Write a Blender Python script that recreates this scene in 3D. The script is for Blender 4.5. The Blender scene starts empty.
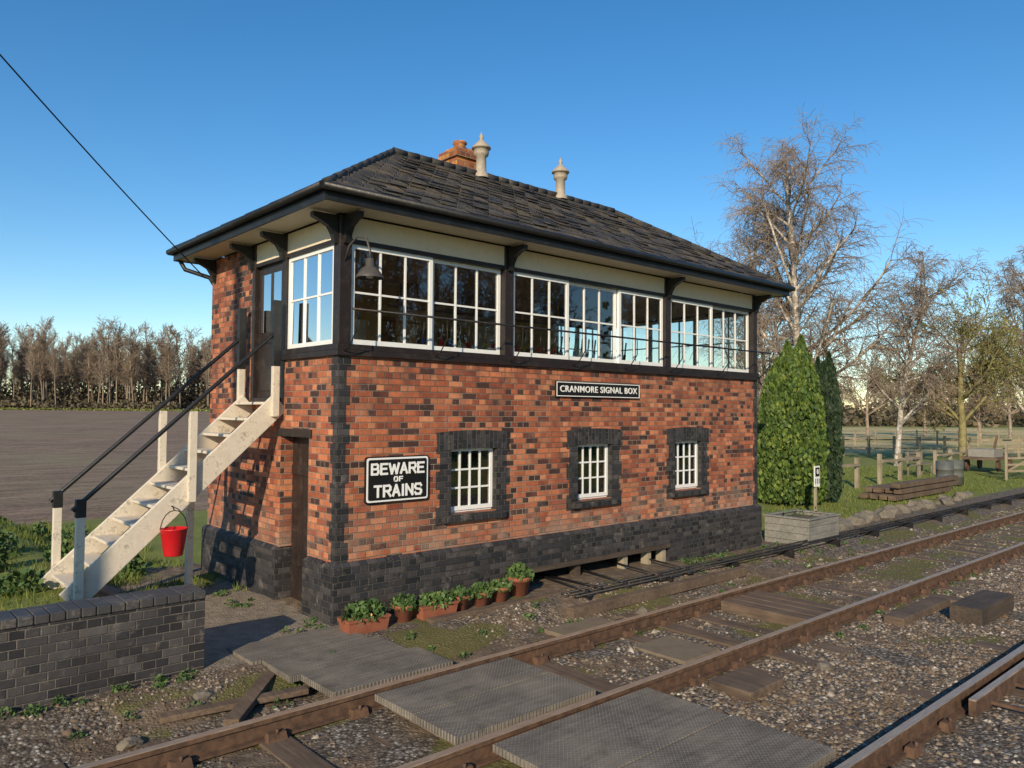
import bpy, math, random
import numpy as np
from mathutils import Vector, Matrix, noise
random.seed(3); np.random.seed(3)
SC=bpy.context.scene
L=9.16; D=3.98
# ---------------------------------------------------------------- node helpers
class NT:
    def __init__(s,name):
        s.m=bpy.data.materials.new(name); s.m.use_nodes=True
        s.t=s.m.node_tree; s.t.nodes.clear()
        s.out=s.n('ShaderNodeOutputMaterial'); s.b=s.n('ShaderNodeBsdfPrincipled')
        s.t.links.new(s.b.outputs[0],s.out.inputs[0])
    def n(s,t): return s.t.nodes.new(t)
    def l(s,a,b): s.t.links.new(a,b)
    def put(s,sock,v):
        if isinstance(v,bpy.types.NodeSocket): s.l(v,sock)
        elif isinstance(v,(tuple,list)):
            v=tuple(v); sock.default_value=v if len(v)==len(sock.default_value) else v+(1,)
        else: sock.default_value=v
    def math(s,op,a,b=0.0,c=None):
        x=s.n('ShaderNodeMath'); x.operation=op; s.put(x.inputs[0],a); s.put(x.inputs[1],b)
        if c is not None: s.put(x.inputs[2],c)
        return x.outputs[0]
    def mix(s,f,a,b,bt='MIX'):
        x=s.n('ShaderNodeMix'); x.data_type='RGBA'; x.blend_type=bt
        s.put(x.inputs[0],f); s.put(x.inputs[6],a); s.put(x.inputs[7],b); return x.outputs[2]
    def mr(s,v,a,b,c=0.0,d=1.0):
        x=s.n('ShaderNodeMapRange'); s.put(x.inputs[0],v); x.inputs[1].default_value=a;x.inputs[2].default_value=b
        x.inputs[3].default_value=c;x.inputs[4].default_value=d; return x.outputs[0]
    def ramp(s,v,stops,interp='LINEAR'):
        x=s.n('ShaderNodeValToRGB'); x.color_ramp.interpolation=interp; e=x.color_ramp.elements
        while len(e)<len(stops): e.new(.5)
        for el,(p,c) in zip(e,stops): el.position=p; el.color=tuple(c)+(1,)
        s.l(v,x.inputs[0]); return x.outputs[0]
    def noise(s,scale,detail=4,rough=.6,vec=None):
        x=s.n('ShaderNodeTexNoise'); x.inputs['Scale'].default_value=scale; x.inputs['Detail'].default_value=detail
        x.inputs['Roughness'].default_value=rough
        if vec is None: vec=s.obj()
        s.l(vec,x.inputs['Vector']); return x.outputs[0]
    def voro(s,scale,vec=None,feature='F1'):
        x=s.n('ShaderNodeTexVoronoi'); x.inputs['Scale'].default_value=scale; x.feature=feature
        s.l(vec or s.obj(),x.inputs['Vector']); return x
    def obj(s):
        if not hasattr(s,'_tc'): s._tc=s.n('ShaderNodeTexCoord')
        return s._tc.outputs['Object']
    def uv(s):
        s.obj(); return s._tc.outputs['UV']
    def scaled(s,vec,sc):
        x=s.n('ShaderNodeMapping'); x.inputs['Scale'].default_value=sc; s.l(vec,x.inputs[0]); return x.outputs[0]
    def xyz(s,vec):
        x=s.n('ShaderNodeSeparateXYZ'); s.l(vec,x.inputs[0]); return x.outputs
    def comb(s,a,b,c=0.0):
        x=s.n('ShaderNodeCombineXYZ'); s.put(x.inputs[0],a);s.put(x.inputs[1],b);s.put(x.inputs[2],c); return x.outputs[0]
    def attr(s,name):
        x=s.n('ShaderNodeAttribute'); x.attribute_name=name; return x
    def bump(s,h,st=.5,dist=.01):
        x=s.n('ShaderNodeBump'); x.inputs['Strength'].default_value=st; x.inputs['Distance'].default_value=dist
        s.l(h,x.inputs['Height']); s.l(x.outputs[0],s.b.inputs['Normal'])
    def col(s,c): s.put(s.b.inputs['Base Color'],c)
    def rough(s,v): s.put(s.b.inputs['Roughness'],v)

def paint(name,c,rough=.5,var=.25,dirt=(.12,.10,.08),dirtamt=.35,bump=.15,metal=0,scale=6):
    k=NT(name); n1=k.noise(scale,5,.65); n2=k.noise(scale*7,2,.6)
    c1=k.mix(k.mr(n1,.3,.7),tuple(x*(1-var) for x in c),tuple(min(1,x*(1+var*.4)) for x in c))
    f=k.math('MULTIPLY',k.mr(k.math('ADD',n1,k.math('MULTIPLY',n2,.5)),.8,1.0),dirtamt)
    k.col(k.mix(f,c1,dirt)); k.rough(k.mr(n2,.3,.7,rough-.08,rough+.12)); k.b.inputs['Metallic'].default_value=metal
    k.bump(n2,bump,.01); return k.m

def wood(name,c1,c2,axis=0,rough=.85,grid=False):
    k=NT(name); sc=[22,22,22]; sc[axis]=1.6
    g=k.noise(1.0,5,.7,k.scaled(k.obj(),tuple(sc))); n=k.noise(2.2,4,.6)
    c=k.mix(k.mr(g,.3,.7),c1,c2); c=k.mix(k.mr(n,.42,.75,0,.6),c,tuple(x*.45 for x in c1))
    h=g
    if grid:
        o=k.xyz(k.obj())
        a=k.math('ABSOLUTE',k.math('SUBTRACT',k.math('FRACT',k.math('MULTIPLY',k.math('ADD',o[0],o[1]),26)),.5))
        b=k.math('ABSOLUTE',k.math('SUBTRACT',k.math('FRACT',k.math('MULTIPLY',k.math('SUBTRACT',o[0],o[1]),26)),.5))
        m=k.mr(k.math('MINIMUM',a,b),.05,.16,1,0)
        wear=k.noise(1.3,5,.7)
        c=k.mix(k.math('MULTIPLY',k.math('SUBTRACT',1.0,m),k.mr(wear,.35,.65,.8,.4)),c,(.045,.040,.034)); h=k.math('ADD',g,k.math('MULTIPLY',m,1.5))
        c=k.mix(k.mr(wear,.5,.72,0,.5),c,(.25,.20,.145))
        c=k.mix(k.mr(k.noise(3.1,5,.75),.53,.72,0,.6),c,(.06,.048,.032))
        fy=k.math('FRACT',k.math('MULTIPLY',o[1],5.3)); c=k.mix(k.mr(fy,.0,.05,.6,0),c,(.02,.018,.015))
    k.col(c); k.rough(rough); k.bump(h,.6,.006); return k.m

def brick(name,stops,mortar,bw=.23,bh=.0765,grime=.5,rough=.85,patch=.35,mw=.006,base=False):
    k=NT(name); o=k.xyz(k.uv()); u,v=o[0],o[1]
    vr=k.math('DIVIDE',v,bh); row=k.math('FLOOR',vr); hd=k.math('MODULO',k.math('ADD',row,1000.0),2.0)
    w1=k.math('ADD',hd,1.0)
    uu=k.math('ADD',k.math('MULTIPLY',k.math('DIVIDE',u,bw),w1),k.math('MULTIPLY',hd,.5))
    colm=k.math('FLOOR',uu)
    wn=k.n('ShaderNodeTexWhiteNoise'); wn.noise_dimensions='2D'; k.l(k.comb(colm,row),wn.inputs['Vector'])
    fu=k.math('FRACT',uu); fu=k.math('DIVIDE',k.math('MULTIPLY',k.math('MINIMUM',fu,k.math('SUBTRACT',1.0,fu)),bw),w1)
    fv=k.math('FRACT',vr); fv=k.math('MULTIPLY',k.math('MINIMUM',fv,k.math('SUBTRACT',1.0,fv)),bh)
    wob=k.math('MULTIPLY',k.math('SUBTRACT',k.noise(30,2),.5),.009)
    dm=k.math('ADD',k.math('MINIMUM',fu,fv),wob)
    mask=k.mr(dm,mw*.45,mw*1.15)
    big=k.noise(.9,3,.6); med=k.noise(14,4,.7)
    val=k.math('ADD',wn.outputs['Value'],k.math('MULTIPLY',k.math('SUBTRACT',big,.5),patch*2))
    c=k.ramp(val,stops); c=k.mix(k.mr(med,.25,.75,.6,0),c,(.42,.40,.40),'MULTIPLY')
    wn2=k.n('ShaderNodeTexWhiteNoise'); wn2.noise_dimensions='3D'; k.l(k.comb(colm,row,7.3),wn2.inputs['Vector'])
    c=k.mix(1.0,c,k.ramp(wn2.outputs[0],[(0,(.72,.70,.70)),(1,(1.2,1.2,1.2))]),'MULTIPLY')
    g2=k.noise(2.3,5,.75)
    mcol=k.mix(k.mr(big,.4,.65),mortar,tuple(x*.42 for x in mortar))
    c=k.mix(mask,mcol,c)
    c=k.mix(k.mr(g2,.48,.8,0,grime),c,(.05,.035,.03))
    c=k.mix(k.mr(k.noise(5.3,4,.7),.58,.8,0,.4),c,(.42,.36,.30))
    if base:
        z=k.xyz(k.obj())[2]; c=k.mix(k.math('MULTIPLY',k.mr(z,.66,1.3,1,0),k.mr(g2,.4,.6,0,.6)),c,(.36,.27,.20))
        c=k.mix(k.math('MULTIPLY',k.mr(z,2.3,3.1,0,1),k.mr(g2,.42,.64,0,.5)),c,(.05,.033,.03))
    k.col(c); k.rough(rough); k.bump(k.math('ADD',mask,k.math('ADD',k.math('MULTIPLY',med,.6),k.math('MULTIPLY',wn2.outputs[0],.35))),.8,.009); return k.m

# ---------------------------------------------------------------- mesh builder
class MB:
    def __init__(s): s.v=[];s.f=[];s.uv=[];s.mi=[];s.sm=[]
    def poly(s,pts,mi=0,uvs=None,smooth=False):
        b=len(s.v); s.v+= [tuple(p) for p in pts]; s.f.append(tuple(range(b,b+len(pts))))
        if uvs is None:
            n=(Vector(pts[1])-Vector(pts[0])).cross(Vector(pts[2])-Vector(pts[0])); a=max(range(3),key=lambda i:abs(n[i]))
            uvs=[((p[1],p[2]) if a==0 else (p[0],p[2]) if a==1 else (p[0],p[1])) for p in pts]
        s.uv.append(uvs); s.mi.append(mi); s.sm.append(smooth)
    def box(s,x0,x1,y0,y1,z0,z1,mi=0,taper=0):
        t=taper
        P=[(x0,y0,z0),(x1,y0,z0),(x1,y1,z0),(x0,y1,z0),(x0+t,y0+t,z1),(x1-t,y0+t,z1),(x1-t,y1-t,z1),(x0+t,y1-t,z1)]
        for q in [(0,1,5,4),(1,2,6,5),(2,3,7,6),(3,0,4,7),(4,5,6,7),(3,2,1,0)]:
            s.poly([P[i] for i in q],mi)
    def ax(s,axis,u0,u1,d0,d1,z0,z1,mi=0):
        if axis=='x': s.box(u0,u1,d0,d1,z0,z1,mi)
        else: s.box(d0,d1,u0,u1,z0,z1,mi)
    def beam(s,p0,p1,w,h,mi=0,up=(0,0,1)):
        p0=Vector(p0);p1=Vector(p1);d=(p1-p0).normalized();sd=d.cross(Vector(up)).normalized();u=sd.cross(d)
        P=[]
        for p in (p0,p1):
            for a,b in ((-1,-1),(1,-1),(1,1),(-1,1)): P.append(p+sd*a*w/2+u*b*h/2)
        for q in [(0,1,5,4),(1,2,6,5),(2,3,7,6),(3,0,4,7),(3,2,1,0),(4,5,6,7)]: s.poly([P[i] for i in q],mi)
    def tube(s,pts,r,n=8,mi=0,cap=True):
        pts=[Vector(p) for p in pts]; rs=r if isinstance(r,(list,tuple)) else [r]*len(pts); rings=[]
        for i,p in enumerate(pts):
            d=(pts[min(i+1,len(pts)-1)]-pts[max(i-1,0)]).normalized()
            a=d.cross(Vector((0,0,1))); 
            if a.length<.05: a=d.cross(Vector((1,0,0)))
            a.normalize(); b=d.cross(a)
            rings.append([p+(a*math.cos(2*math.pi*j/n)+b*math.sin(2*math.pi*j/n))*rs[i] for j in range(n)])
        for i in range(len(pts)-1):
            for j in range(n):
                k=(j+1)%n; s.poly([rings[i][j],rings[i+1][j],rings[i+1][k],rings[i][k]],mi,smooth=True)
        if cap: s.poly(rings[0],mi); s.poly(rings[-1][::-1],mi)
    def lathe(s,c,prof,n=20,mi=0):
        c=Vector(c); R=[[c+Vector((r*math.cos(2*math.pi*j/n),r*math.sin(2*math.pi*j/n),z)) for j in range(n)] for r,z in prof]
        for i in range(len(R)-1):
            for j in range(n):
                k=(j+1)%n; s.poly([R[i][j],R[i][k],R[i+1][k],R[i+1][j]],mi,smooth=True)
    def build(s,name,mats,parent=None,bevel=0):
        me=bpy.data.meshes.new(name); me.from_pydata(s.v,[],s.f)
        for m in (mats if isinstance(mats,(list,tuple)) else [mats]): me.materials.append(m)
        uvl=me.uv_layers.new(name='UVMap'); flat=[c for f in s.uv for p in f for c in p]; uvl.data.foreach_set('uv',flat)
        me.polygons.foreach_set('material_index',s.mi); me.polygons.foreach_set('use_smooth',s.sm)
        if any(s.sm) or bevel:
            import bmesh
            bm=bmesh.new(); bm.from_mesh(me); bmesh.ops.remove_doubles(bm,verts=bm.verts,dist=.0004); bm.to_mesh(me); bm.free()
        me.update(); ob=bpy.data.objects.new(name,me); SC.collection.objects.link(ob)
        if parent: ob.parent=parent
        if bevel:
            md=ob.modifiers.new('b','BEVEL'); md.width=bevel; md.segments=2; md.limit_method='ANGLE'
        return ob
def empty(name,loc=(0,0,0)):
    e=bpy.data.objects.new(name,None); e.location=loc; SC.collection.objects.link(e); return e
def npmesh(name,V,F,mat,parent=None,attr=None,smooth=False):
    V=np.asarray(V,dtype=np.float32); F=np.asarray(F,dtype=np.int32); k=F.shape[1]
    me=bpy.data.meshes.new(name); me.vertices.add(len(V)); me.vertices.foreach_set('co',V.ravel())
    me.loops.add(F.size); me.loops.foreach_set('vertex_index',F.ravel())
    me.polygons.add(len(F)); me.polygons.foreach_set('loop_start',np.arange(0,F.size,k,dtype=np.int32))
    me.polygons.foreach_set('loop_total',np.full(len(F),k,dtype=np.int32))
    if smooth: me.polygons.foreach_set('use_smooth',[True]*len(F))
    if mat: me.materials.append(mat)
    me.update(calc_edges=True)
    if attr is not None:
        a=me.attributes.new('rnd','FLOAT','POINT'); a.data.foreach_set('value',np.asarray(attr,dtype=np.float32))
    ob=bpy.data.objects.new(name,me); SC.collection.objects.link(ob)
    if parent: ob.parent=parent
    return ob
def sm(a,b,x):
    t=min(1,max(0,(x-a)/(b-a))); return t*t*(3-2*t)

# ---------------------------------------------------------------- materials
RST=[(0,(.055,.028,.024)),(.15,(.10,.038,.028)),(.23,(.28,.07,.036)),(.45,(.46,.125,.052)),(.7,(.57,.18,.078)),(.9,(.62,.25,.12)),(1,(.34,.095,.05))]
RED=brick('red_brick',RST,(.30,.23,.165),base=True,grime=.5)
BLUE=brick('blue_brick',[(0,(.018,.019,.022)),(.5,(.038,.037,.042)),(1,(.08,.072,.07))],(.08,.07,.055),grime=.3,rough=.65,patch=.2)
BLUEW=brick('blue_brick_wall',[(0,(.022,.021,.024)),(.5,(.045,.043,.046)),(1,(.09,.082,.078))],(.17,.15,.125),grime=.4,rough=.65,patch=.2)
CHB=brick('chimney_brick',[(0,(.25,.08,.04)),(.5,(.48,.15,.05)),(1,(.65,.30,.06))],(.3,.25,.2),grime=.3)
BLACK=paint('black_paint',(.012,.012,.012),.45,.3,(.06,.05,.04),.3)
BROWN=paint('dark_brown_paint',(.024,.016,.014),.45,.3,(.09,.07,.055),.3)
WHITE=paint('white_paint',(.80,.80,.78),.45,.08,(.35,.30,.25),.25)
CREAM=paint('cream_paint',(.74,.63,.46),.5,.1,(.35,.28,.2),.3)
STAIRW=paint('worn_cream_paint',(.68,.60,.48),.6,.18,(.20,.16,.12),.7)
IRON=paint('cast_iron',(.02,.02,.022),.5,.3,(.12,.06,.03),.5,metal=.3)
REDP=paint('red_paint',(.58,.012,.018),.38,.15,(.2,.03,.02),.3,scale=3)
COWL=paint('weathered_zinc',(.42,.36,.28),.6,.3,(.2,.11,.06),.85)
TERRA=paint('terracotta',(.30,.095,.05),.8,.3,(.16,.13,.08),.6)
DOOR=paint('door_dark_paint',(.03,.02,.017),.4,.3)
INT=paint('interior_cream',(.62,.44,.21),.7,.15)
FLOORM=wood('interior_floor_wood',(.18,.10,.05),(.32,.19,.09))
GREYW=wood('weathered_grey_wood',(.13,.11,.085),(.27,.23,.18),0)
BOARD=wood('crossing_board_wood',(.22,.185,.145),(.38,.33,.26),0,grid=True)
SLEEP=wood('sleeper_wood',(.08,.052,.036),(.20,.14,.09),1)
BAULK=wood('baulk_wood',(.04,.03,.022),(.10,.07,.05),0)
POSTW=wood('post_wood',(.24,.19,.13),(.40,.33,.23),2)
k=NT('rail_side_rust'); n=k.noise(12,4); k.col(k.mix(k.mr(n,.3,.7),(.05,.028,.018),(.15,.082,.046))); k.rough(.8); k.bump(n,.4,.004); RUST=k.m
k=NT('rail_head_steel'); n=k.noise(8,4,.6,k.scaled(k.obj(),(.6,20,4))); k.col(k.mix(k.mr(n,.35,.65),(.38,.26,.17),(.60,.48,.37))); k.b.inputs['Metallic'].default_value=.5; k.rough(k.mr(n,.3,.7,.35,.55)); STEEL=k.m
k=NT('slate'); o=k.xyz(k.uv()); row=k.math('FLOOR',k.math('ADD',o[1],.001))
uu=k.math('ADD',k.math('DIVIDE',o[0],.27),k.math('MULTIPLY',k.math('MODULO',row,2.0),.5)); wn=k.n('ShaderNodeTexWhiteNoise'); wn.noise_dimensions='2D'; k.l(k.comb(k.math('FLOOR',uu),row),wn.inputs['Vector'])
fu=k.math('FRACT',uu); e=k.mr(k.math('MINIMUM',fu,k.math('SUBTRACT',1.0,fu)),.01,.05)
c=k.ramp(wn.outputs[0],[(0,(.020,.019,.021)),(.5,(.040,.036,.036)),(.85,(.065,.056,.048)),(1,(.12,.092,.062))])
c=k.mix(k.mr(k.noise(2.2,5,.75),.44,.66,0,.75),c,(.125,.09,.045)); c=k.mix(k.mr(k.noise(26,3,.7),.56,.70,0,.7),c,(.19,.165,.115))
k.col(k.mix(e,(.008,.008,.009),c)); k.rough(k.mr(wn.outputs[0],0,1,.55,.85)); k.bump(k.math('ADD',k.math('ADD',e,k.math('MULTIPLY',wn.outputs[0],1.2)),k.math('MULTIPLY',k.noise(30,3),.6)),.9,.012); SLATE=k.m
def glassm(name,refl,tint):
    m=bpy.data.materials.new(name); m.use_nodes=True; t=m.node_tree; t.nodes.clear()
    o=t.nodes.new('ShaderNodeOutputMaterial'); mx=t.nodes.new('ShaderNodeMixShader'); tr=t.nodes.new('ShaderNodeBsdfTransparent'); gl=t.nodes.new('ShaderNodeBsdfGlossy')
    tr.inputs[0].default_value=tint; gl.inputs['Roughness'].default_value=.015; gl.inputs[0].default_value=(.95,.97,1,1)
    lw=t.nodes.new('ShaderNodeLayerWeight'); lw.inputs[0].default_value=.28; mr=t.nodes.new('ShaderNodeMapRange'); mr.inputs[3].default_value=refl; mr.inputs[4].default_value=.95
    t.links.new(lw.outputs['Fresnel'],mr.inputs[0]); t.links.new(mr.outputs[0],mx.inputs[0]); t.links.new(tr.outputs[0],mx.inputs[1]); t.links.new(gl.outputs[0],mx.inputs[2]); t.links.new(mx.outputs[0],o.inputs[0]); return m
GLASS=glassm('window_glass',.13,(.92,.94,.91,1))
def leafm(name,cs,trans=.25,scale=1.3):
    k=NT(name); a=k.attr('rnd'); n=k.noise(scale,2); v=k.math('ADD',k.math('MULTIPLY',a.outputs['Fac'],.6),k.math('MULTIPLY',n,.45))
    k.col(k.ramp(v,[(i/(len(cs)-1)*.8+.1,c) for i,c in enumerate(cs)])); k.rough(.7)
    if trans>.2:
        tr=k.n('ShaderNodeBsdfTranslucent'); k.l(k.b.inputs['Base Color'].links[0].from_socket,tr.inputs[0]); mx=k.n('ShaderNodeMixShader'); mx.inputs[0].default_value=trans
        k.l(k.b.outputs[0],mx.inputs[1]); k.l(tr.outputs[0],mx.inputs[2]); k.l(mx.outputs[0],k.out.inputs[0])
    return k.m
GRASSL=leafm('grass_blades',[(.06,.075,.012),(.12,.16,.022),(.19,.24,.04),(.32,.28,.08)])
MOSSL=leafm('moss_tufts',[(.06,.06,.014),(.12,.125,.022),(.21,.20,.045)],.1)
WEEDL=leafm('weed_leaves',[(.02,.045,.012),(.05,.10,.02),(.10,.16,.04)],.1)
CYPL=leafm('cypress_foliage',[(.012,.03,.005),(.035,.075,.010),(.085,.14,.018),(.18,.22,.035)],.1,2.5)
CYPD=leafm('dark_cypress_foliage',[(.006,.016,.006),(.014,.034,.011),(.03,.06,.018)],.1,2.5)
HEDGEL=leafm('hedge_foliage',[(.04,.032,.018),(.09,.07,.038),(.15,.12,.06)],.1,.2)
FLOW=leafm('flower_petals',[(.6,.03,.03),(.7,.4,.1),(.75,.7,.65)],.1)
def barkm(name,c1,c2,s=3):
    k=NT(name); n=k.noise(s,3,.7); k.col(k.mix(k.mr(n,.35,.65),c1,c2)); k.rough(.9); return k.m
BARKB=barkm('birch_bark',(.17,.125,.09),(.38,.30,.23)); BARKP=barkm('pale_birch_trunk',(.12,.10,.08),(.62,.56,.48),5); BARKG=barkm('willow_bark',(.15,.13,.05),(.28,.24,.10)); BARKW=barkm('woodland_bark',(.15,.11,.08),(.33,.255,.18),.15)

# ---------------------------------------------------------------- camera
th=math.radians(48.17); F2=Vector((math.cos(th),math.sin(th),0)); R2=Vector((math.sin(th),-math.cos(th),0))
CAM=Vector((-4.454,-8.011,2.45)); p=math.radians(2.0)
f=Vector((F2.x*math.cos(p),F2.y*math.cos(p),math.sin(p))); u=R2.cross(f); ro=.008
r_=(R2+u*ro).normalized(); u_=r_.cross(f)
M=Matrix(((r_.x,u_.x,-f.x,CAM.x),(r_.y,u_.y,-f.y,CAM.y),(r_.z,u_.z,-f.z,CAM.z),(0,0,0,1)))
cd=bpy.data.cameras.new('camera'); cd.lens=27; cd.sensor_width=36; cd.clip_end=6000; cam=bpy.data.objects.new('camera',cd); SC.collection.objects.link(cam); cam.matrix_world=M; SC.camera=cam
def FR(F,R): # ground survey coordinates -> world xy
    return (CAM.x+F*F2.x+R*R2.x, CAM.y+F*F2.y+R*R2.y)
# ---------------------------------------------------------------- light
SD=Vector((-.82,-.57,0)).normalized(); EL=math.radians(23)
w=bpy.data.worlds.new('World'); SC.world=w; w.use_nodes=True; nt=w.node_tree; bg=nt.nodes['Background']
sk=nt.nodes.new('ShaderNodeTexSky'); sk.sky_type='NISHITA'; sk.sun_disc=False; sk.sun_elevation=EL; sk.sun_rotation=math.atan2(SD.x,SD.y)%(2*math.pi)
sk.air_density=1.0; sk.dust_density=.1; sk.ozone_density=2.4
hs=nt.nodes.new('ShaderNodeHueSaturation'); hs.inputs['Saturation'].default_value=1.32; hs.inputs['Value'].default_value=1.08
nt.links.new(sk.outputs[0],hs.inputs['Color']); nt.links.new(hs.outputs[0],bg.inputs[0]); bg.inputs[1].default_value=.14
ld=bpy.data.lights.new('sun','SUN'); ld.energy=5.0; ld.angle=math.radians(.5); ld.color=(1.0,.84,.61); lo=bpy.data.objects.new('sun',ld); SC.collection.objects.link(lo)
sv=Vector((SD.x*math.cos(EL),SD.y*math.cos(EL),math.sin(EL))); lo.rotation_euler=sv.to_track_quat('Z','Y').to_euler(); lo.location=(-20,-12,20)
SC.view_settings.view_transform='Standard'; SC.view_settings.look='None'; SC.view_settings.exposure=0

# ---------------------------------------------------------------- ground
def rise(x,y):
    a=x-CAM.x;b=y-CAM.y; FF=a*F2.x+b*F2.y; RR=a*R2.x+b*R2.y
    if FF<20: return 0
    return 1.7*sm(20,175,FF)*(1-sm(-.05,.25,RR/FF))
def h0(x,y):
    z=-.18+ .15*sm(-1.5,-.8,y)
    z+=.34*sm(-1.3,-2.1,x)*sm(-.5,0,y)*(1-sm(9,14,y))
    z+= -.10*sm(4,9,x)*sm(-1.6,-.9,y)*(1-sm(2,5,y))
    return z+rise(x,y)
def h(x,y):
    n=noise.noise(Vector((x*.9,y*.9,0)))*.03+noise.noise(Vector((x*3.1,y*3.1,5)))*.012
    return h0(x,y)+n*(1-sm(9,12,y))*(1-sm(24,34,abs(x)))
def axis(a,b,st,lo,hi):
    c=list(np.arange(a,b,st)); s=st; v=c[-1]
    while v<hi: s*=1.14; v+=s; c.append(v)
    s=st; v=a; pre=[]
    while v>lo: s*=1.16; v-=s; pre.append(v)
    return pre[::-1]+c
xs=axis(-7,16,.14,-3000,3000); ys=axis(-7.5,6,.13,-3000,3000)
V=[(x,y,h(x,y)) for y in ys for x in xs]; nx=len(xs)
Fc=[(j*nx+i,j*nx+i+1,(j+1)*nx+i+1,(j+1)*nx+i) for j in range(len(ys)-1) for i in range(nx-1)]
k=NT('ground_earth'); z1=k.attr('zone'); sp=k.n('ShaderNodeSeparateColor'); k.l(z1.outputs['Color'],sp.inputs[0]); zg,zf,zb=sp.outputs[0],sp.outputs[1],sp.outputs[2]
z2=k.attr('zone2'); sp2=k.n('ShaderNodeSeparateColor'); k.l(z2.outputs['Color'],sp2.inputs[0]); zp,zs,zm=sp2.outputs[0],sp2.outputs[1],sp2.outputs[2]
nb=k.noise(1.1,5,.65); nm=k.noise(7,4,.65); nf=k.noise(60,3,.7)
dirt=k.ramp(nm,[(.25,(.055,.038,.023)),(.5,(.15,.105,.066)),(.75,(.28,.21,.14))])
moss=k.ramp(nf,[(.3,(.06,.055,.012)),(.7,(.18,.17,.035))])
mo=k.math('ADD',zm,k.math('MULTIPLY',k.math('SUBTRACT',nm,.5),1.3))
vo=k.voro(34); gc=k.ramp(k.xyz(vo.outputs['Color'])[0],[(0,(.06,.045,.033)),(.4,(.17,.13,.095)),(.75,(.29,.24,.185)),(1,(.50,.45,.38))])
ge=k.mr(vo.outputs['Distance'],.25,.6,1,.25); gc=k.mix(1.0,gc,k.mix(ge,(.2,.2,.2),(1,1,1)),'MULTIPLY')
thr=k.math('ADD',zb,k.math('MULTIPLY',k.math('SUBTRACT',nb,.5),1.6)); c=k.mix(k.mr(thr,.36,.52),dirt,gc)
c=k.mix(k.mr(mo,.42,.75,0,.8),c,moss)
path=k.ramp(nm,[(.3,(.17,.135,.095)),(.7,(.31,.255,.19))]); c=k.mix(k.mr(k.math('ADD',zp,k.math('MULTIPLY',k.math('SUBTRACT',nm,.5),.8)),.4,.6),c,path)
gr=k.ramp(k.math('ADD',k.math('MULTIPLY',nf,.5),k.math('MULTIPLY',nb,.5)),[(.3,(.08,.10,.015)),(.5,(.17,.20,.03)),(.7,(.29,.28,.06))])
c=k.mix(k.mr(k.math('ADD',zg,k.math('MULTIPLY',k.math('SUBTRACT',nm,.5),1.0)),.4,.6),c,gr)
# ploughed soil: clods at several sizes, elongated along the furrow direction
mp=k.n('ShaderNodeMapping'); mp.inputs['Rotation'].default_value=(0,0,math.radians(38)); mp.inputs['Scale'].default_value=(.35,1.5,1); k.l(k.obj(),mp.inputs[0])
f1=k.noise(1.0,7,.78,mp.outputs[0]); f2=k.noise(7,3,.7); fl=k.noise(.045,4,.65)
fcv=k.math('ADD',k.math('MULTIPLY',f1,.65),k.math('MULTIPLY',f2,.35))
fc=k.ramp(fcv,[(.38,(.075,.045,.028)),(.5,(.24,.155,.098)),(.62,(.40,.275,.18))])
fc=k.mix(k.mr(fl,.45,.62,0,.55),fc,(.235,.20,.10))
fc=k.mix(k.mr(k.noise(.12,3,.6),.5,.7,0,.4),fc,(.14,.088,.056))
c=k.mix(zf,c,fc)
st=k.ramp(k.noise(.12,4,.7),[(.35,(.32,.29,.09)),(.6,(.60,.46,.22))]); c=k.mix(zs,c,st)
k.col(c); k.rough(.95)
hh=k.math('ADD',k.math('MULTIPLY',ge,.6),k.math('ADD',nf,k.math('ADD',k.math('MULTIPLY',f2,1.2),k.math('MULTIPLY',k.math('MULTIPLY',f1,zf),9)))); k.bump(hh,.7,.02); GROUND=k.m
gob=npmesh('ground',V,Fc,GROUND,smooth=True)
def mossn(x,y):
    return noise.noise(Vector((x*.85,y*1.3,3)))+.45*noise.noise(Vector((x*2.6,y*3.1,8)))
def mossm(x,y):
    if y>-.35 or y<-5.45: return 0
    if -5.4<y<-3.75: t=.22
    elif y<-1.95: t=-.02
    else: t=-.02
    return sm(t,t+.45,mossn(x,y))
za=np.zeros((len(V),4),np.float32); zb_=np.zeros((len(V),4),np.float32)
for i,(x,y,z) in enumerate(V):
    a=x-CAM.x;b=y-CAM.y;FF=a*F2.x+b*F2.y
    g=0
    g=max(g,sm(9.4,10.4,x)*sm(-.1,.7,y)); g=max(g,sm(4.3,5,y)); g=max(g,.75*sm(-1.6,-2.4,x)*sm(-.3,.3,y)); g=max(g,sm(-9.5,-12,y)); g=max(g,.5*sm(-.3,-.8,x)*sm(3.0,4.2,y))
    if y<-1.2: g=max(g,.24+.2*sm(8,16,x))
    fd=sm(10.6,11.4,y)*(1 if a<1.093*b else 0)
    gv=0
    if y<-.4: gv=.42
    if -5.4<y<-3.7: gv=.66
    if -3.6<y<-2: gv=.45
    if -1.3<=y<.3 and x>9: gv=.5
    if y<-5.6: gv=.6
    pth=sm(-2.3,-1.5,x)*(1-sm(-.1,.1,x))*sm(-.9,-.4,y)*(1-sm(3.2,4.2,y)) + .6*sm(-.4,0,y)*(1-sm(.6,1.2,y))*sm(-5,-2,x)*(1-sm(-2,-1.5,x))
    s_=sm(46,52,FF)*(1-sm(130,150,FF))*(1 if a>1.093*b else 0)
    za[i]=(g*(1-fd),fd,gv,1); zb_[i]=(min(1,pth),s_,mossm(x,y) if (-10<x<40 and abs(y)<8) else 0,1)
for nme,arr in (('zone',za),('zone2',zb_)):
    at=gob.data.attributes.new(nme,'FLOAT_COLOR','POINT'); at.data.foreach_set('color',arr.ravel())

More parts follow.
